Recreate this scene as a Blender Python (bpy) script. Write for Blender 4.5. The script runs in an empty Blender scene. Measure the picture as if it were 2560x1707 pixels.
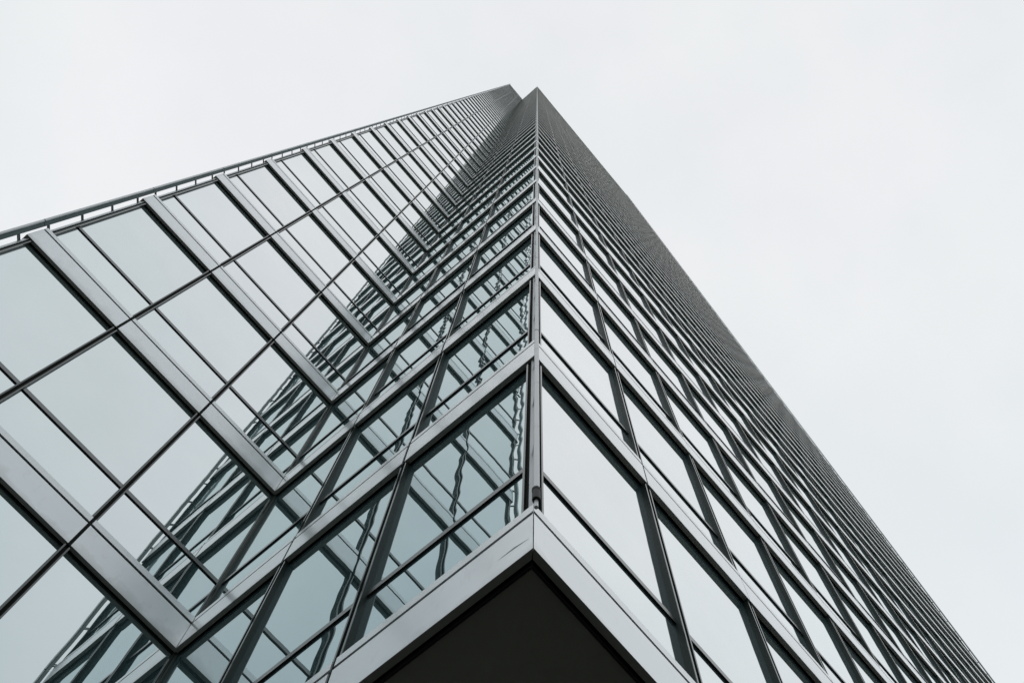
import bpy, math, random
random.seed(7)
S = 4.0                         # one storey in metres; the plan below is in storeys

# ------------------------------------------------------------------ camera
scene = bpy.context.scene
CAM_P = (-0.4628156, -0.3981967, -2.2489012)
YAW, PITCH, ROLL, FPX = 0.770736565, 1.318060996, 0.095208043, 2580.4721
def cam_rows():
    th, ph, ro = YAW, PITCH, ROLL
    f = (math.cos(ph)*math.sin(th), math.cos(ph)*math.cos(th), math.sin(ph))
    r = (math.cos(th), -math.sin(th), 0.0)
    u = (r[1]*f[2]-r[2]*f[1], r[2]*f[0]-r[0]*f[2], r[0]*f[1]-r[1]*f[0])
    R = [math.cos(ro)*r[i]+math.sin(ro)*u[i] for i in range(3)]
    U = [-math.sin(ro)*r[i]+math.cos(ro)*u[i] for i in range(3)]
    return R, U, [-c for c in f]
CR, CU, CB = cam_rows()
from mathutils import Matrix, Vector
cd = bpy.data.cameras.new('camera'); cam = bpy.data.objects.new('camera', cd)
scene.collection.objects.link(cam)
m = Matrix.Identity(4)
for i in range(3):
    m[i][0], m[i][1], m[i][2], m[i][3] = CR[i], CU[i], CB[i], CAM_P[i]*S
cam.matrix_world = m
cd.sensor_width = 36; cd.lens = 36*FPX/2560; cd.clip_end = 5000; cd.clip_start = 0.05
scene.camera = cam
def px(x, y, z):
    v = (x-CAM_P[0], y-CAM_P[1], z-CAM_P[2])
    c = [sum(v[i]*A[i] for i in range(3)) for A in (CR, CU, CB)]
    if c[2] > -1e-3: return None
    return (1280+FPX*c[0]/-c[2], 853.5-FPX*c[1]/-c[2])

# ------------------------------------------------------------------ sky, sun, exposure
SUN_EL, SUN_AZ = math.radians(52), math.radians(40)
w = bpy.data.worlds.new('World'); scene.world = w; w.use_nodes = True
nt = w.node_tree; N = nt.nodes; L = nt.links; N.clear()
out = N.new('ShaderNodeOutputWorld'); bg = N.new('ShaderNodeBackground'); bg.inputs['Strength'].default_value = 0.1
sky = N.new('ShaderNodeTexSky'); sky.sky_type = 'NISHITA'; sky.sun_disc = False
sky.sun_elevation = SUN_EL; sky.sun_rotation = SUN_AZ; sky.dust_density = 4
tc = N.new('ShaderNodeTexCoord')
sep = N.new('ShaderNodeSeparateXYZ'); L.new(tc.outputs['Generated'], sep.inputs[0])
ramp = N.new('ShaderNodeValToRGB'); ramp.color_ramp.interpolation = 'EASE'
e = ramp.color_ramp.elements
e[0].position = 0.0; e[0].color = (0.42, 0.45, 0.475, 1)
e[1].position = 1.0; e[1].color = (0.865, 0.87, 0.885, 1)
k = e.new(0.45); k.color = (0.60, 0.65, 0.69, 1)
k = e.new(0.78); k.color = (0.84, 0.87, 0.885, 1)
L.new(sep.outputs['Z'], ramp.inputs[0])
mp = N.new('ShaderNodeMapping'); mp.inputs['Scale'].default_value = (1.0, 1.0, 0.9); mp.inputs['Location'].default_value = (3.1, 1.7, 0.4)
L.new(tc.outputs['Generated'], mp.inputs[0])
nz = N.new('ShaderNodeTexNoise'); nz.inputs['Scale'].default_value = 3.2; nz.inputs['Detail'].default_value = 5; nz.inputs['Roughness'].default_value = 0.55
L.new(mp.outputs[0], nz.inputs['Vector'])
cl = N.new('ShaderNodeValToRGB'); c = cl.color_ramp.elements
c[0].position = 0.3; c[0].color = (0.925, 0.945, 0.955, 1); c[1].position = 0.72; c[1].color = (1.035, 1.03, 1.025, 1)
L.new(nz.outputs['Fac'], cl.inputs[0])
mul = N.new('ShaderNodeMix'); mul.data_type = 'RGBA'; mul.blend_type = 'MULTIPLY'; mul.inputs['Factor'].default_value = 1
L.new(ramp.outputs[0], mul.inputs['A']); L.new(cl.outputs[0], mul.inputs['B'])
# the cloud deck is thinner over the building and heavier, bluer behind the camera
dt = N.new('ShaderNodeVectorMath'); dt.operation = 'DOT_PRODUCT'; dt.inputs[1].default_value = (-0.70, -0.71, 0.0)
L.new(tc.outputs['Generated'], dt.inputs[0])
sr = N.new('ShaderNodeValToRGB'); sr.color_ramp.interpolation = 'EASE'; q = sr.color_ramp.elements
q[0].position = 0.05; q[0].color = (1.02, 1.02, 1.02, 1); q[1].position = 0.62; q[1].color = (0.855, 0.885, 0.91, 1)
L.new(dt.outputs['Value'], sr.inputs[0])
n2 = N.new('ShaderNodeTexNoise'); n2.inputs['Scale'].default_value = 5.5; n2.inputs['Detail'].default_value = 3
L.new(mp.outputs[0], n2.inputs['Vector'])
hr = N.new('ShaderNodeValToRGB'); q = hr.color_ramp.elements
q[0].position = 0.36; q[0].color = (0.99, 1.0, 0.994, 1); q[1].position = 0.64; q[1].color = (1.003, 0.996, 1.005, 1)
L.new(n2.outputs['Fac'], hr.inputs[0])
m2 = N.new('ShaderNodeMix'); m2.data_type = 'RGBA'; m2.blend_type = 'MULTIPLY'; m2.inputs['Factor'].default_value = 1
L.new(sr.outputs[0], m2.inputs['A']); L.new(hr.outputs[0], m2.inputs['B'])
m3 = N.new('ShaderNodeMix'); m3.data_type = 'RGBA'; m3.blend_type = 'MULTIPLY'; m3.inputs['Factor'].default_value = 1
L.new(mul.outputs['Result'], m3.inputs['A']); L.new(m2.outputs['Result'], m3.inputs['B']); mul = m3
gain = N.new('ShaderNodeVectorMath'); gain.operation = 'SCALE'; gain.inputs['Scale'].default_value = 10.0
L.new(mul.outputs['Result'], gain.inputs[0])
mix = N.new('ShaderNodeMix'); mix.data_type = 'RGBA'; mix.inputs['Factor'].default_value = 0.97
L.new(sky.outputs[0], mix.inputs['A']); L.new(gain.outputs[0], mix.inputs['B'])
L.new(mix.outputs['Result'], bg.inputs['Color']); L.new(bg.outputs[0], out.inputs['Surface'])
sd = bpy.data.lights.new('sun', 'SUN'); sd.energy = 0.5; sd.angle = math.radians(14); sd.color = (1, 0.97, 0.92)
so = bpy.data.objects.new('sun', sd); scene.collection.objects.link(so)
sdir = Vector((math.sin(SUN_AZ)*math.cos(SUN_EL), math.cos(SUN_AZ)*math.cos(SUN_EL), math.sin(SUN_EL)))
so.rotation_euler = sdir.to_track_quat('Z', 'Y').to_euler()
scene.view_settings.view_transform = 'Standard'; scene.view_settings.look = 'None'
scene.view_settings.exposure = 0; scene.view_settings.gamma = 1
scene.cycles.max_bounces = 12; scene.cycles.glossy_bounces = 8; scene.cycles.diffuse_bounces = 4

# ------------------------------------------------------------------ materials
def new_mat(name):
    mt = bpy.data.materials.new(name); mt.use_nodes = True
    t = mt.node_tree; b = t.nodes['Principled BSDF']
    return mt, t, b
def metal(name, col, col2, metallic, rough, rough2=None, scale=0.6, stretch=(1, 1, 1), dirt=None, bump=0.0, ior=1.5, spec=0.5, coat=None, grime=0.0):
    mt, t, b = new_mat(name)
    g = t.nodes.new('ShaderNodeNewGeometry')
    mpn = t.nodes.new('ShaderNodeMapping'); mpn.inputs['Scale'].default_value = stretch
    t.links.new(g.outputs['Position'], mpn.inputs[0])
    n = t.nodes.new('ShaderNodeTexNoise'); n.inputs['Scale'].default_value = scale; n.inputs['Detail'].default_value = 6; n.inputs['Roughness'].default_value = 0.6
    t.links.new(mpn.outputs[0], n.inputs['Vector'])
    r = t.nodes.new('ShaderNodeValToRGB'); r.color_ramp.elements[0].position = 0.32; r.color_ramp.elements[1].position = 0.7
    r.color_ramp.elements[0].color = (*col, 1); r.color_ramp.elements[1].color = (*col2, 1)
    t.links.new(n.outputs['Fac'], r.inputs[0]); last = r.outputs[0]
    if dirt:
        # grime gathered by the weather in fine streaks and specks
        n2 = t.nodes.new('ShaderNodeTexNoise'); n2.inputs['Scale'].default_value = dirt[1]; n2.inputs['Detail'].default_value = 8; n2.inputs['Roughness'].default_value = 0.75
        m2 = t.nodes.new('ShaderNodeMapping'); m2.inputs['Scale'].default_value = (1, 1, 0.35)
        t.links.new(g.outputs['Position'], m2.inputs[0]); t.links.new(m2.outputs[0], n2.inputs['Vector'])
        r2 = t.nodes.new('ShaderNodeValToRGB'); r2.color_ramp.elements[0].position = 0.56; r2.color_ramp.elements[1].position = 0.78
        r2.color_ramp.elements[0].color = (0, 0, 0, 1); r2.color_ramp.elements[1].color = (dirt[2],)*3+(1,)
        t.links.new(n2.outputs['Fac'], r2.inputs[0])
        mx = t.nodes.new('ShaderNodeMix'); mx.data_type = 'RGBA'; mx.inputs['B'].default_value = (*dirt[0], 1)
        t.links.new(r2.outputs[0], mx.inputs['Factor']); t.links.new(last, mx.inputs['A']); last = mx.outputs['Result']
    if grime:
        # soot that collects along the lower edge of each storey's band
        def mm(op, *a):
            q = t.nodes.new('ShaderNodeMath'); q.operation = op
            for i_, v in enumerate(a):
                if isinstance(v, (int, float)): q.inputs[i_].default_value = v
                else: t.links.new(v, q.inputs[i_])
            return q.outputs[0]
        sz = t.nodes.new('ShaderNodeSeparateXYZ'); t.links.new(g.outputs['Position'], sz.inputs[0])
        fr = mm('FRACT', mm('ADD', mm('DIVIDE', sz.outputs['Z'], S), 0.004))
        n3 = t.nodes.new('ShaderNodeTexNoise'); n3.inputs['Scale'].default_value = 2.2; n3.inputs['Detail'].default_value = 6; n3.inputs['Roughness'].default_value = 0.65
        t.links.new(g.outputs['Position'], n3.inputs['Vector'])
        lim = mm('MULTIPLY', mm('POWER', n3.outputs['Fac'], 2.0), 0.16)
        k_ = mm('MULTIPLY', mm('MAXIMUM', mm('SUBTRACT', 1.0, mm('DIVIDE', fr, lim)), 0.0), grime)
        mg = t.nodes.new('ShaderNodeMix'); mg.data_type = 'RGBA'; mg.inputs['B'].default_value = (0.23, 0.21, 0.18, 1)
        t.links.new(k_, mg.inputs['Factor']); t.links.new(last, mg.inputs['A']); last = mg.outputs['Result']
    if coat:
        b.inputs['Coat Weight'].default_value, b.inputs['Coat IOR'].default_value, b.inputs['Coat Roughness'].default_value = coat
    t.links.new(last, b.inputs['Base Color'])
    b.inputs['IOR'].default_value = ior; b.inputs['Specular IOR Level'].default_value = spec; b.inputs['Metallic'].default_value = metallic; b.inputs['Roughness'].default_value = rough
    if rough2:
        mr = t.nodes.new('ShaderNodeMapRange'); mr.inputs['To Min'].default_value = rough; mr.inputs['To Max'].default_value = rough2
        t.links.new(n.outputs['Fac'], mr.inputs['Value']); t.links.new(mr.outputs[0], b.inputs['Roughness'])
    if bump:
        bp = t.nodes.new('ShaderNodeBump'); bp.inputs['Strength'].default_value = bump; bp.inputs['Distance'].default_value = 0.02
        t.links.new(n.outputs['Fac'], bp.inputs['Height']); t.links.new(bp.outputs[0], b.inputs['Normal'])
    return mt
ALU = metal('satin aluminium', (0.80, 0.84, 0.85), (0.88, 0.90, 0.90), 0.5, 0.36, 0.46, 0.35, (1, 1, 2.0), ((0.42, 0.41, 0.38), 9, 0.35), coat=(1.0, 1.7, 0.18), grime=0.45)
EDGE = metal('mullion edge aluminium', (0.018, 0.029, 0.023), (0.032, 0.046, 0.038), 0.0, 0.09, 0.18, 1.5, (1, 1, 0.4), ior=1.75)
DARK = metal('dark bronze mullion', (0.012, 0.021, 0.017), (0.022, 0.034, 0.028), 0.0, 0.45, 0.6, 2.0, (1, 1, 0.25), ((0.05, 0.05, 0.047), 14, 0.3), spec=0.25)
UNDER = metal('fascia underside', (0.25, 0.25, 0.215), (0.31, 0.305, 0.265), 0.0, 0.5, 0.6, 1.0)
GASKET = metal('black gasket', (0.012, 0.014, 0.012), (0.018, 0.019, 0.016), 0.0, 0.8, spec=0.15)
SILL = metal('sill aluminium', (0.80, 0.83, 0.83), (0.88, 0.90, 0.895), 0.4, 0.36, 0.46, 1.0, (1, 1, 1), ((0.3, 0.29, 0.27), 20, 0.4), coat=(1.0, 1.7, 0.18))
TRANS = metal('transom aluminium', (0.06, 0.065, 0.062), (0.09, 0.095, 0.09), 0.0, 0.2, 0.3, 1.2, ior=2.1)
PIPE = metal('galvanised pipe', (0.60, 0.61, 0.61), (0.74, 0.74, 0.73), 0.5, 0.35, 0.5, 2.5, (1, 1, 0.3), ((0.25, 0.23, 0.21), 12, 0.4))
WEB = metal('weathered steel web', (0.10, 0.13, 0.13), (0.15, 0.185, 0.18), 0.5, 0.45, 0.55, 3.0, (1, 1, 0.3), ((0.34, 0.34, 0.32), 10, 0.3))
RUBBER = metal('black rubber', (0.012, 0.012, 0.011), (0.02, 0.02, 0.018), 0.0, 0.6)
SOFF = metal('painted soffit', (0.26, 0.25, 0.20), (0.30, 0.29, 0.24), 0.0, 0.75, 0.85, 1.0)
ROOF = metal('roof gravel', (0.2, 0.2, 0.19), (0.28, 0.28, 0.27), 0.0, 0.9, None, 3)

def glass_mat(name, GL_F0, GL_F1, GL_POW):
    mt, t, b = new_mat(name); nd = t.nodes; lk = t.links
    nd.remove(b); o = nd['Material Output']
    def mth(op, a, bb=None, cc=None):
        n = nd.new('ShaderNodeMath'); n.operation = op
        for i, v in enumerate((a, bb, cc)):
            if v is None: continue
            if isinstance(v, (int, float)): n.inputs[i].default_value = v
            else: lk.new(v, n.inputs[i])
        return n.outputs[0]
    def vm(op, a, bb=None, sc=None):
        n = nd.new('ShaderNodeVectorMath'); n.operation = op
        for i, v in enumerate((a, bb)):
            if v is None: continue
            if isinstance(v, tuple): n.inputs[i].default_value = v
            else: lk.new(v, n.inputs[i])
        if sc is not None:
            if isinstance(sc, float): n.inputs['Scale'].default_value = sc
            else: lk.new(sc, n.inputs['Scale'])
        return n.outputs[0]
    g = nd.new('ShaderNodeNewGeometry'); P = g.outputs['Position']; Nn = g.outputs['Normal']
    sp = nd.new('ShaderNodeSeparateXYZ'); lk.new(P, sp.inputs[0])
    at = nd.new('ShaderNodeAttribute'); at.attribute_name = 'rnd'
    ra = nd.new('ShaderNodeSeparateColor'); lk.new(at.outputs['Color'], ra.inputs[0])
    uv = nd.new('ShaderNodeUVMap'); uv.uv_map = 'UVMap'
    su = nd.new('ShaderNodeSeparateXYZ'); lk.new(uv.outputs[0], su.inputs[0])
    n1 = nd.new('ShaderNodeTexNoise'); n1.inputs['Scale'].default_value = 1.4; n1.inputs['Detail'].default_value = 2; lk.new(P, n1.inputs['Vector'])
    # roller waves run level across each pane
    ph = mth('ADD', mth('MULTIPLY', sp.outputs['Z'], 2*math.pi/0.31), mth('MULTIPLY', ra.outputs[0], 30.0))
    ph = mth('ADD', ph, mth('MULTIPLY', n1.outputs['Fac'], 9.0))
    wave = mth('MULTIPLY', mth('SINE', ph), mth('MULTIPLY_ADD', ra.outputs[1], 0.0006, 0.0004))
    ph2 = mth('ADD', mth('MULTIPLY', sp.outputs['Z'], 2*math.pi/0.83), mth('MULTIPLY', ra.outputs[2], 40.0))
    wave = mth('ADD', wave, mth('MULTIPLY', mth('SINE', ph2), 0.0007))
    # pillowing towards the clamped edges
    uu = mth('MULTIPLY_ADD', su.outputs['X'], 2.0, -1.0); vv = mth('MULTIPLY_ADD', su.outputs['Y'], 2.0, -1.0)
    pv = mth('MULTIPLY', mth('POWER', vv, 5.0), 0.003); pu = mth('MULTIPLY', mth('POWER', uu, 5.0), 0.004)
    ez = mth('ADD', wave, mth('ADD', pv, mth('MULTIPLY_ADD', ra.outputs[1], 0.0024, -0.0012)))
    eh = mth('ADD', pu, mth('MULTIPLY_ADD', ra.outputs[2], 0.0030, -0.0015))
    eh = mth('ADD', eh, mth('MULTIPLY_ADD', n1.outputs['Fac'], 0.004, -0.002))
    T = vm('CROSS_PRODUCT', Nn, (0.0, 0.0, 1.0))
    nn = vm('NORMALIZE', vm('ADD', vm('ADD', Nn, vm('SCALE', (0.0, 0.0, 1.0), None, ez)), vm('SCALE', T, None, eh)))
    lw = nd.new('ShaderNodeLayerWeight'); lw.inputs['Blend'].default_value = 0.5
    f = mth('POWER', lw.outputs['Facing'], GL_POW)
    mx = nd.new('ShaderNodeMix'); mx.data_type = 'RGBA'
    mx.inputs['A'].default_value = (*GL_F0, 1); mx.inputs['B'].default_value = (*GL_F1, 1)
    lk.new(f, mx.inputs['Factor'])
    # coating differs slightly from pane to pane, with faint rain marks
    n9 = nd.new('ShaderNodeTexNoise'); n9.inputs['Scale'].default_value = 1.1; n9.inputs['Detail'].default_value = 7; n9.inputs['Roughness'].default_value = 0.6; lk.new(P, n9.inputs['Vector'])
    fc_ = mth('ADD', mth('MULTIPLY_ADD', ra.outputs[0], 0.045, 0.955), mth('MULTIPLY_ADD', n9.outputs['Fac'], 0.08, -0.04))
    vs = nd.new('ShaderNodeVectorMath'); vs.operation = 'SCALE'; lk.new(mx.outputs['Result'], vs.inputs[0]); lk.new(fc_, vs.inputs['Scale'])
    gl = nd.new('ShaderNodeBsdfGlossy'); gl.inputs['Roughness'].default_value = 0.0
    lk.new(vs.outputs[0], gl.inputs['Color']); lk.new(nn, gl.inputs['Normal'])
    df = nd.new('ShaderNodeBsdfDiffuse'); df.inputs['Color'].default_value = (0.55, 0.90, 0.95, 1)
    ad = nd.new('ShaderNodeMixShader'); ad.inputs[0].default_value = 0.05
    lk.new(gl.outputs[0], ad.inputs[1]); lk.new(df.outputs[0], ad.inputs[2])
    lk.new(ad.outputs[0], o.inputs['Surface'])
    return mt
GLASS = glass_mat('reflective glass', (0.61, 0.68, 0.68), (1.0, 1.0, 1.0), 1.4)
DIMMED_GLASS = glass_mat('reflective glass with painted dimming', (0.34, 0.46, 0.48), (0.78, 0.85, 0.85), 1.7)  # same glass for face A; dim double reflection painted in as darker colour

# ------------------------------------------------------------------ mesh builder
class MB:
    def __init__(s): s.v = []; s.f = []; s.m = []; s.uv = []; s.rn = []; s.mats = []
    def mi(s, mat):
        if mat not in s.mats: s.mats.append(mat)
        return s.mats.index(mat)
    def face(s, pts, mat, uv=None, rn=None):
        i = len(s.v); s.v += [(p[0]*S, p[1]*S, p[2]*S) for p in pts]
        s.f.append(tuple(range(i, i+len(pts)))); s.m.append(s.mi(mat))
        s.uv.append(uv or [(0, 0)]*len(pts)); s.rn.append(rn or (0, 0, 0))
    def prism(s, plan, z0, z1, mat, top=None, bot=None):
        # plan: counter-clockwise plan outline
        A = sum(plan[i][0]*plan[(i+1) % len(plan)][1]-plan[(i+1) % len(plan)][0]*plan[i][1] for i in range(len(plan)))
        if A < 0: plan = plan[::-1]
        n = len(plan)
        for i in range(n):
            a, b = plan[i], plan[(i+1) % n]
            s.face([(a[0], a[1], z0), (b[0], b[1], z0), (b[0], b[1], z1), (a[0], a[1], z1)], mat)
        s.face([(p[0], p[1], z1) for p in plan], top or mat)
        s.face([(p[0], p[1], z0) for p in plan[::-1]], bot or mat)
    def tube(s, c, r, z0, z1, mat, n=20):
        s.prism([(c[0]+r*math.cos(2*math.pi*i/n), c[1]+r*math.sin(2*math.pi*i/n)) for i in range(n)], z0, z1, mat)
    def build(s, name, parent=None, kind=None, smooth=False):
        me = bpy.data.meshes.new(name); me.from_pydata(s.v, [], s.f)
        for mt in s.mats: me.materials.append(mt)
        me.polygons.foreach_set('material_index', s.m)
        if GLASS in s.mats or DIMMED_GLASS in s.mats:
            ul = me.uv_layers.new(name='UVMap'); ca = me.color_attributes.new('rnd', 'FLOAT_COLOR', 'CORNER')
            fu = []; fc = []
            for u, r in zip(s.uv, s.rn):
                for q in u: fu += q; fc += (*r, 1.0)
            ul.data.foreach_set('uv', fu); ca.data.foreach_set('color', fc)
        if smooth:
            me.polygons.foreach_set('use_smooth', [abs(p.normal.z) < 0.5 for p in me.polygons])
        me.update()
        o = bpy.data.objects.new(name, me); scene.collection.objects.link(o)
        if parent: o.parent = parent
        if kind: o['kind'] = kind
        return o

# ------------------------------------------------------------------ the tower
PD = 0.0178        # glass plane behind the fascia front
FB = 0.0120        # depth of the fascia box
MF = 0.0032        # mullion front behind the fascia front
MW = 0.0090        # half width of a mullion pair
GAP = 0.0046       # half width of the joint between two fascia panels
H1, H2, H3 = 0.1125, 0.1235, 0.1475      # fascia, groove, upper strip heights
T0, T1, TD = 0.3576, 0.3755, 0.01365     # transom bottom, top, front depth
TOP = 62; AH = 1.1585
DX = 1.1502
def LZ(k): return {-1: -0.9798, 0: 0.0066, 1: 0.9977}.get(k, float(k))   # surveyed storey heights

class Facade:
    def __init__(s, name, O, u, n, cuts, start, end, lo):
        s.name, s.O, s.u, s.n, s.cuts, s.lo = name, O, u, n, cuts, lo
        s.start, s.end = start, end          # +1 convex, -1 concave, at first and last cut
    def P(s, t, d): return (s.O[0]+s.u[0]*t-s.n[0]*d, s.O[1]+s.u[1]*t-s.n[1]*d)
    def off(s, i, d):
        if i == 0: return s.start*d
        if i == len(s.cuts)-1: return -s.end*d
        return 0.0
    def joint(s, i):
        if i == 0: return 0.0012
        if i == len(s.cuts)-1: return -0.0012
        return None
def span(fc, i, d, inset):
    """plan coordinates along the wall of bay i at depth d, pulled in by inset at inner cuts"""
    a, b = fc.cuts[i], fc.cuts[i+1]
    n = len(fc.cuts)
    ta = a+(fc.off(0, d)+0.0010 if i == 0 else inset)
    tb = b+(fc.off(n-1, d)-0.0010 if i+1 == n-1 else -inset)
    return ta, tb
def box(mb, fc, i, d0, d1, inset, z0, z1, mat, top=None, bot=None):
    a0, b0 = span(fc, i, d0, inset); a1, b1 = span(fc, i, d1, inset)
    mb.prism([fc.P(a0, d0), fc.P(b0, d0), fc.P(b1, d1), fc.P(a1, d1)], z0, z1, mat, top, bot)

CB_ = [0, 0.4089]+[0.4089+0.3893*k for k in range(1, 21)]; CB_.append(CB_[-1]+0.36)
BX = CB_[-1]
WD, BD = 2.354, 5.6           # depth of the building behind the wings
FA = Facade('A', (0, 0), (0, 1), (-1, 0), [0, 0.4033, 0.7950, AH], 1, -1, -1)
FD = Facade('D', (0, AH), (-1, 0), (0, -1), [0, 0.3623, 0.7479, DX], -1, 1, -2)
FBt = Facade('B', (0, 0), (1, 0), (0, -1), CB_, 1, 1, -1)
CE = [0, 0.4004]+[0.4004+0.3866*k for k in range(1, 10)]; CE.append(CE[-1]+0.4004)
FE = Facade('E', (-DX, AH), (0, 1), (-1, 0), CE, 1, 1, -2)
FF = Facade('F', (BX, 0), (0, 1), (1, 0), CE+[], 1, 1, -1)
FACADES = [FA, FD, FBt, FE, FF]
YB = AH+CE[-1]

tower = bpy.data.objects.new('skyscraper', None); scene.collection.objects.link(tower)
tower.location = (0, 0, 0)
tower['label'] = 'tall glass skyscraper with grey metal bands, stepped corner and dark overhanging underside'
tower['category'] = 'skyscraper'

def rnd3(): return (random.random(), random.random(), random.random())
def add_glass(mb, fc, i, z0, z1):
    ta, tb = span(fc, i, PD, 0.0)
    n = len(fc.cuts)
    if i == 0 and fc.start > 0: ta = fc.cuts[0]+0.0240
    if i+1 == n-1 and fc.end > 0: tb = fc.cuts[-1]-0.0240
    a = fc.P(ta, PD); b = fc.P(tb, PD)
    pts = [(a[0], a[1], z0), (b[0], b[1], z0), (b[0], b[1], z1), (a[0], a[1], z1)]
    uv = [(0, 0), (1, 0), (1, 1), (0, 1)]
    # make the face look outwards
    ux, uy = b[0]-a[0], b[1]-a[1]
    if (uy*fc.n[0]-ux*fc.n[1]) < 0: pts = pts[::-1]; uv = uv[::-1]
    mb.face(pts, DIMMED_GLASS if fc.name == 'A' else GLASS, uv, rnd3())
def add_frame(mb, fc, i, k):
    k = LZ(k)
    # transom with a thin lighter nose, and slim glazing beads above and below it
    box(mb, fc, i, TD, PD+0.003, 0.002, k+T0, k+T1, TRANS, bot=GASKET)
    box(mb, fc, i, PD-0.0016, PD+0.003, 0.002, k+T0-0.0030, k+T0, GASKET)
    box(mb, fc, i, PD-0.0016, PD+0.003, 0.002, k+T1, k+T1+0.0022, GASKET)
def add_panel(mb, fc, i, k):
    k = LZ(k); n = len(fc.cuts)
    GAP = 0.0046 if (fc.name in 'AD' or i == 0) else 0.0009
    for t in ([fc.cuts[i]] if i else [])+([fc.cuts[i+1]] if i+2 < n else []):     # dark backing in the panel joints
        mb.prism([fc.P(t-0.0043, 0.0028), fc.P(t+0.0043, 0.0028), fc.P(t+0.0043, 0.0045), fc.P(t-0.0043, 0.0045)] if t == fc.cuts[i] else
                 [fc.P(t-0.0041, 0.0029), fc.P(t+0.0041, 0.0029), fc.P(t+0.0041, 0.0044), fc.P(t-0.0041, 0.0044)], k+0.0005+(0 if t == fc.cuts[i] else 0.0004), k+H3-0.0006, GASKET)
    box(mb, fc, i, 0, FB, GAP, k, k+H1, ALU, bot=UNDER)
    box(mb, fc, i, 0.0035, FB, GAP+0.0004, k+H1, k+H2, GASKET)
    box(mb, fc, i, 0.0003, FB, GAP, k+H2, k+H3, SILL)
    box(mb, fc, i, FB, PD+0.002, 0.002, k+H2, k+H3-0.002, SILL, bot=GASKET)
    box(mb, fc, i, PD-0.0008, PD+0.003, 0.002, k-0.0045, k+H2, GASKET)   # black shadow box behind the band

def area(pts):
    q = [px(*p) for p in pts]
    if any(c is None for c in q): return 0
    A = abs(sum(q[j][0]*q[(j+1) % 4][1]-q[(j+1) % 4][0]*q[j][1] for j in range(4)))/2
    ins = 0
    for a in range(6):
        for b in range(6):
            s, t = (a+.5)/6, (b+.5)/6
            p = [(1-s)*(1-t)*pts[0][c]+s*(1-t)*pts[1][c]+s*t*pts[2][c]+(1-s)*t*pts[3][c] for c in range(3)]
            r = px(*p)
            if r and 0 < r[0] < 2560 and 0 < r[1] < 1707: ins += 1
    return A*ins/36
cells = []
for fc in FACADES:
    for i in range(len(fc.cuts)-1):
        for k in range(fc.lo, TOP):
            vis = 0
            if fc.name in 'ADB':
                a, b = fc.P(fc.cuts[i], 0), fc.P(fc.cuts[i+1], 0)
                vis = area([(*a, k+.15), (*b, k+.15), (*b, k+1), (*a, k+1)])
            cells.append((vis, fc, i, k))
cells.sort(key=lambda c: -c[0])
rest_w, rest_p = MB(), MB()
for j, (vis, fc, i, k) in enumerate(cells):
    if j < 100 and vis > 0:
        f = MB(); add_frame(f, fc, i, k); fo = f.build('window', tower)
        g = MB(); add_glass(g, fc, i, LZ(k)+H3-0.002, LZ(k)+T0); g.build('pane', fo)
        g = MB(); add_glass(g, fc, i, LZ(k)+T1, LZ(k+1)); g.build('pane', fo)
        pn = MB(); add_panel(pn, fc, i, k); pn.build('spandrel_panel', tower)
    else:
        add_frame(rest_w, fc, i, k); add_glass(rest_w, fc, i, LZ(k)+H3-0.002, LZ(k)+T0); add_glass(rest_w, fc, i, LZ(k)+T1, LZ(k+1))
        add_panel(rest_p, fc, i, k)
rest_w.build('window', tower, 'stuff'); rest_p.build('spandrel_panel', tower, 'stuff')

# mullions: a pair of fins with a black slot between them, running past every storey
def mullion(fc, t, z0, z1, name='mullion'):
    mb = MB()
    for s in (-1, 1):
        o, i_ = s*MW, s*0.0044
        mb.prism([fc.P(t+o, MF+0.0012), fc.P(t+i_, MF+0.0012), fc.P(t+i_, PD+0.002), fc.P(t+o, PD+0.002)], z0, z1, DARK)
        mb.prism([fc.P(t+o, MF), fc.P(t+s*0.0048, MF), fc.P(t+s*0.0048, MF+0.0012), fc.P(t+o, MF+0.0012)], z0, z1, EDGE)
    mb.prism([fc.P(t-0.0044, MF+0.006), fc.P(t+0.0044, MF+0.006), fc.P(t+0.0044, PD+0.002), fc.P(t-0.0044, PD+0.002)], z0, z1, GASKET)
    return mb.build(name, tower)
for fc in FACADES:
    for t in fc.cuts[1:-1]:
        mullion(fc, t, fc.lo+0.02, TOP)

# corner posts
def corner(cx, cy, dx, dy, z0, z1, name='corner_post'):
    """convex corner; (dx, dy) point into the building along each axis"""
    Q = lambda x, y: (cx+dx*x, cy+dy*y)
    p = MB()
    p.prism([Q(0.0050, 0.0142), Q(0.0142, 0.0050), Q(0.0160, 0.0068), Q(0.0068, 0.0160)], z0, z1, PIPE)
    p.prism([Q(0.0082, 0.0240), Q(0.0082, 0.0148), Q(0.0148, 0.0082), Q(0.0240, 0.0082), Q(0.03, 0.03)], z0, z1, GASKET)
    for a, b in (((0.0034, 0.0230), (0.0034, 0.0275)), ((0.0230, 0.0034), (0.0275, 0.0034))):
        if a[0] == b[0]:
            p.prism([Q(0.0034, 0.0230), Q(0.0034, 0.0275), Q(0.0075, 0.0275), Q(0.0075, 0.0230)], z0, z1, EDGE)
            p.prism([Q(0.0075, 0.0240), Q(0.0075, 0.0275), Q(0.020, 0.0275), Q(0.020, 0.0240)], z0, z1, DARK)
        else:
            p.prism([Q(0.0230, 0.0034), Q(0.0275, 0.0034), Q(0.0275, 0.0075), Q(0.0230, 0.0075)], z0, z1, EDGE)
            p.prism([Q(0.0240, 0.0075), Q(0.0275, 0.0075), Q(0.0275, 0.020), Q(0.0240, 0.020)], z0, z1, DARK)
    return p.build(name, tower)
corner(0, 0, 1, 1, -0.96, TOP)
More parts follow.
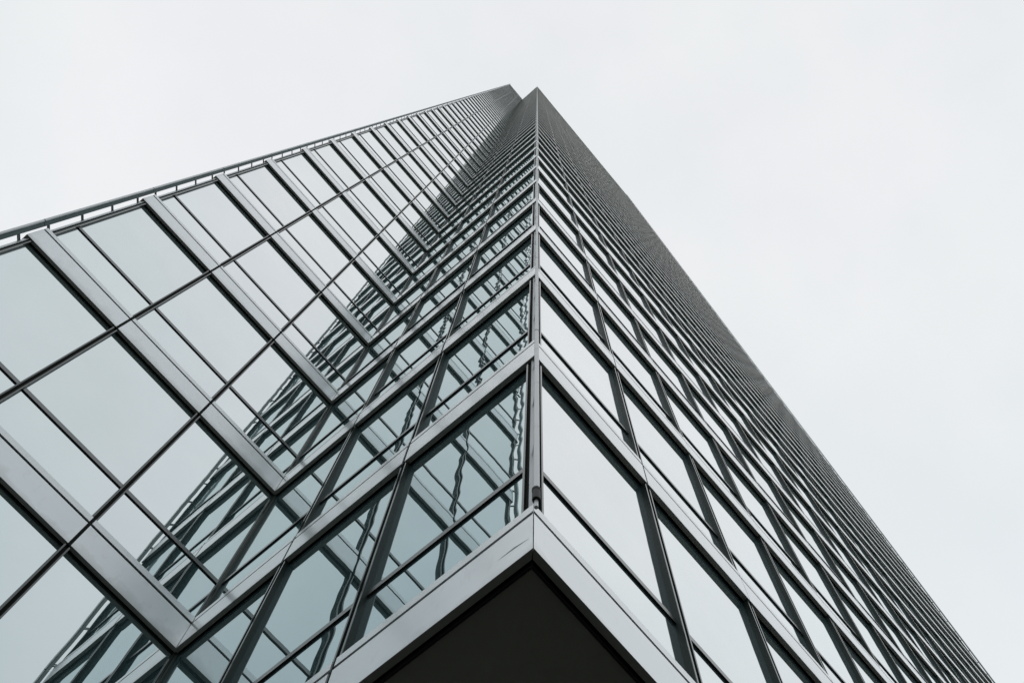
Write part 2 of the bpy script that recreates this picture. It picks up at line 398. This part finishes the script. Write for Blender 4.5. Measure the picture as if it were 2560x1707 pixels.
corner(-DX, AH, 1, 1, -2.68, TOP)
corner(BX, 0, -1, 1, -0.96, TOP)
p = MB()       # post in the re-entrant corner
c0 = (PD-0.0125, AH+PD-0.0125)
p.prism([(PD-0.0125, AH+PD-0.004), (PD-0.0040, AH+PD-0.0125), (PD+0.002, AH+PD-0.0125), (PD+0.002, AH+PD+0.002), (PD-0.0125, AH+PD+0.002)], -2.68, TOP, DARK)
for a, b in ((-0.0128, -0.0045), (-0.0092, -0.0088)):
    p.prism([(PD+a-0.0008, AH+PD+b-0.0008), (PD+a+0.0008, AH+PD+b-0.0008), (PD+a+0.0008, AH+PD+b+0.0008), (PD+a-0.0008, AH+PD+b+0.0008)], -2.68, TOP, EDGE)
p.build('corner_post', tower)

# service rails on the outer corners: a pipe, a flat web and studs back to the corner post
def rail(cx, cy, dx, dy, z0, z1, web=True, centre=None):
    q = 1/math.sqrt(2)
    D = (-dx*q, -dy*q); T = (-D[1], D[0])
    at = lambda r, s: (cx+D[0]*r+T[0]*s, cy+D[1]*r+T[1]*s)
    c = centre or at(0.0270, 0)
    mb = MB(); z = z0
    ks = []
    k = math.floor(z0)+0.12
    while k < z1:
        if k > z0: ks.append(k)
        k += 1
    for zz in ks+[z1]:
        mb.tube(c, 0.0050, z, zz-0.006, PIPE)
        for rr in (0.27, 0.53, 0.79):
            if z+rr < zz-0.05: mb.tube(c, 0.00522, z+rr, z+rr+0.004, PIPE)
        z = zz
    for zz in ks: mb.tube(c, 0.0046, zz-0.006, zz, RUBBER)
    po = mb.build('pipe', tower, smooth=True)
    if web:
        mb = MB(); z = z0
        for zz in ks+[z1]:
            mb.prism([at(0.0072, -0.0011), at(0.0218, -0.0011), at(0.0218, 0.0011), at(0.0072, 0.0011)], z, zz-0.004, WEB)
            mb.prism([at(0.0208, -0.0016), at(0.0218, -0.0016), at(0.0218, 0.0016), at(0.0208, 0.0016)], z, zz-0.004, RUBBER)
            z = zz
        mb.build('rail_web', tower)
    # studs
    st = MB(); cnt = 0
    lowest = []
    for kk in range(math.floor(z0), int(z1)+1):
        for o in (0.14, 0.405, 0.675, 0.935):
            zz = kk+o
            if not (z0+0.02 < zz < z1): continue
            lowest.append(zz)
    for j, zz in enumerate(lowest):
        tgt = MB() if j < 24 else st
        for dz in (0.0, 0.011):
            tgt.prism([at(-0.0150, -0.0016+dz*0), at(0.0075 if web else -0.0105, -0.0016), at(0.0075 if web else -0.0105, 0.0016), at(-0.0150, 0.0016)], zz+dz, zz+dz+0.0045, WEB)
        tgt.prism([at(-0.0150, -0.0034), at(-0.0128, -0.0034), at(-0.0128, 0.0034), at(-0.0150, 0.0034)], zz-0.004, zz+0.020, PIPE)
        if j < 24: tgt.build('bracket', tower)
    st.build('bracket', tower, 'stuff')
    return po
PCX, PCY = -0.0179, -0.0202
pc = rail(0, 0, 1, 1, -0.845, TOP, centre=(PCX, PCY))
rail(-DX, AH, 1, 1, -2.4, TOP)
rail(BX, 0, -1, 1, -0.80, TOP)
b = MB()
b.tube((PCX, PCY), 0.0062, -0.883, -0.845, RUBBER); b.tube((PCX, PCY), 0.0068, -0.851, -0.845, RUBBER)
b.build('rubber_sleeve', pc, smooth=True)
b = MB(); b.tube((PCX+0.001, PCY+0.001), 0.0030, -0.905, -0.883, PIPE); b.build('pipe_stub', pc, smooth=True)

# underside of the overhanging block, core, roof
m_ = MB()
lo = LZ(-1)-0.0004
def ring(d0, d1, z0, z1, mat):
    m_.prism([(d0, d0), (BX-d0, d0), (BX-d1, d1), (d1, d1)], z0, z1, mat)
    m_.prism([(d0, d0), (d1, d1), (d1, AH+0.3), (d0, AH+0.3)], z0, z1, mat)
    m_.prism([(BX-d0, d0), (BX-d0, YB), (BX-d1, YB), (BX-d1, d1)], z0, z1, mat)
ring(0.0122, 0.0215, lo+0.03, lo+0.05, GASKET)
m_.prism([(0.0215, 0.0215), (BX-0.0215, 0.0215), (BX-0.0215, YB), (0.0215, YB)], lo, lo+0.05, SOFF)
m_.build('soffit', tower)
m_ = MB()
c = PD+0.004
m_.prism([(c, c), (BX-c, c), (BX-c, YB-c), (c, YB-c)], -0.92, TOP+0.10, GASKET)
m_.prism([(-DX+c, AH+c), (c-0.001, AH+c), (c-0.001, YB-c), (-DX+c, YB-c)], -2.7, TOP+0.099, GASKET)
m_.build('core', tower)
m_ = MB()
m_.prism([(0.02, 0.02), (BX-0.02, 0.02), (BX-0.02, YB), (0.02, YB)], TOP+0.10, TOP+0.13, ALU)
m_.prism([(-DX+0.02, AH+0.02), (0.0195, AH+0.02), (0.0195, YB), (-DX+0.02, YB)], TOP+0.10, TOP+0.129, ALU)
m_.prism([(0.5, 1.6), (BX-0.5, 1.6), (BX-0.5, YB-0.5), (0.5, YB-0.5)], TOP+0.13, TOP+0.5, ROOF)
m_.build('roof', tower)
m_ = MB()
def on_a(x, y, d=-0.0001):
    c_ = ((x-1280)/FPX, -(y-853.5)/FPX, -1.0)
    dr = [c_[0]*CR[i]+c_[1]*CU[i]+c_[2]*CB[i] for i in range(3)]
    t_ = (d-CAM_P[0])/dr[0]
    return tuple(CAM_P[i]+t_*dr[i] for i in range(3))
up = [(1326, 1343), (1312, 1352), (1300, 1360), (1286, 1369), (1270, 1381), (1256, 1392), (1243, 1402)]
wd = [0.0, 0.6, 1.2, 1.9, 1.2, 0.7, 0.0]
for j in range(6):
    a_, b_ = up[j], up[j+1]
    m_.face([on_a(a_[0], a_[1]-wd[j]), on_a(b_[0], b_[1]-wd[j+1]), on_a(b_[0], b_[1]+wd[j+1]), on_a(a_[0], a_[1]+wd[j])], WEB)
m_.build('scratch', tower)
# recessed lobby below the overhang
m_ = MB()
for t in range(0, 19):
    x0 = 0.5+t*0.42
    m_.face([(x0+0.01, 1.30, -2.70), (x0+0.41, 1.30, -2.70), (x0+0.41, 1.30, -1.02), (x0+0.01, 1.30, -1.02)], GLASS, [(0, 0), (1, 0), (1, 1), (0, 1)], rnd3())
    m_.prism([(x0-0.01, 1.28), (x0+0.01, 1.28), (x0+0.01, 1.33), (x0-0.01, 1.33)], -2.70, -0.99, DARK)
m_.prism([(0.05, 1.33), (BX-0.2, 1.33), (BX-0.2, YB-0.1), (0.05, YB-0.1)], -2.70, -0.99, UNDER)
m_.build('lobby_wall', tower)
for xx in (1.2, 3.1, 5.0, 6.9):
    m_ = MB(); m_.tube((xx, 0.45), 0.10, -2.70, -0.992, ALU, 28); m_.build('column', tower, smooth=True)

# ------------------------------------------------------------------ ground
def ground_mat(name, c1, c2, rough, sc):
    mt, t, b = new_mat(name)
    g = t.nodes.new('ShaderNodeNewGeometry')
    n = t.nodes.new('ShaderNodeTexNoise'); n.inputs['Scale'].default_value = sc; n.inputs['Detail'].default_value = 9; n.inputs['Roughness'].default_value = 0.7
    r = t.nodes.new('ShaderNodeValToRGB'); r.color_ramp.elements[0].position = 0.35; r.color_ramp.elements[1].position = 0.68
    r.color_ramp.elements[0].color = (*c1, 1); r.color_ramp.elements[1].color = (*c2, 1)
    t.links.new(g.outputs['Position'], n.inputs['Vector']); t.links.new(n.outputs['Fac'], r.inputs[0]); t.links.new(r.outputs[0], b.inputs['Base Color'])
    b.inputs['Roughness'].default_value = rough
    return mt
GRAN = ground_mat('concrete ground', (0.38, 0.385, 0.36), (0.46, 0.465, 0.44), 0.9, 0.4)
ASPH = ground_mat('dark plaza paving', (0.032, 0.032, 0.028), (0.048, 0.048, 0.042), 0.8, 3.0)
gm = MB(); q = 200
gm.face([(-q, -q, -2.70), (q, -q, -2.70), (q, q, -2.70), (-q, q, -2.70)], GRAN)
go = gm.build('ground'); go['kind'] = 'structure'
gm = MB()
gm.face([(-13, -13, -2.699), (17, -13, -2.699), (17, 16, -2.699), (-13, 16, -2.699)], ASPH)
go = gm.build('pavement'); go['kind'] = 'structure'
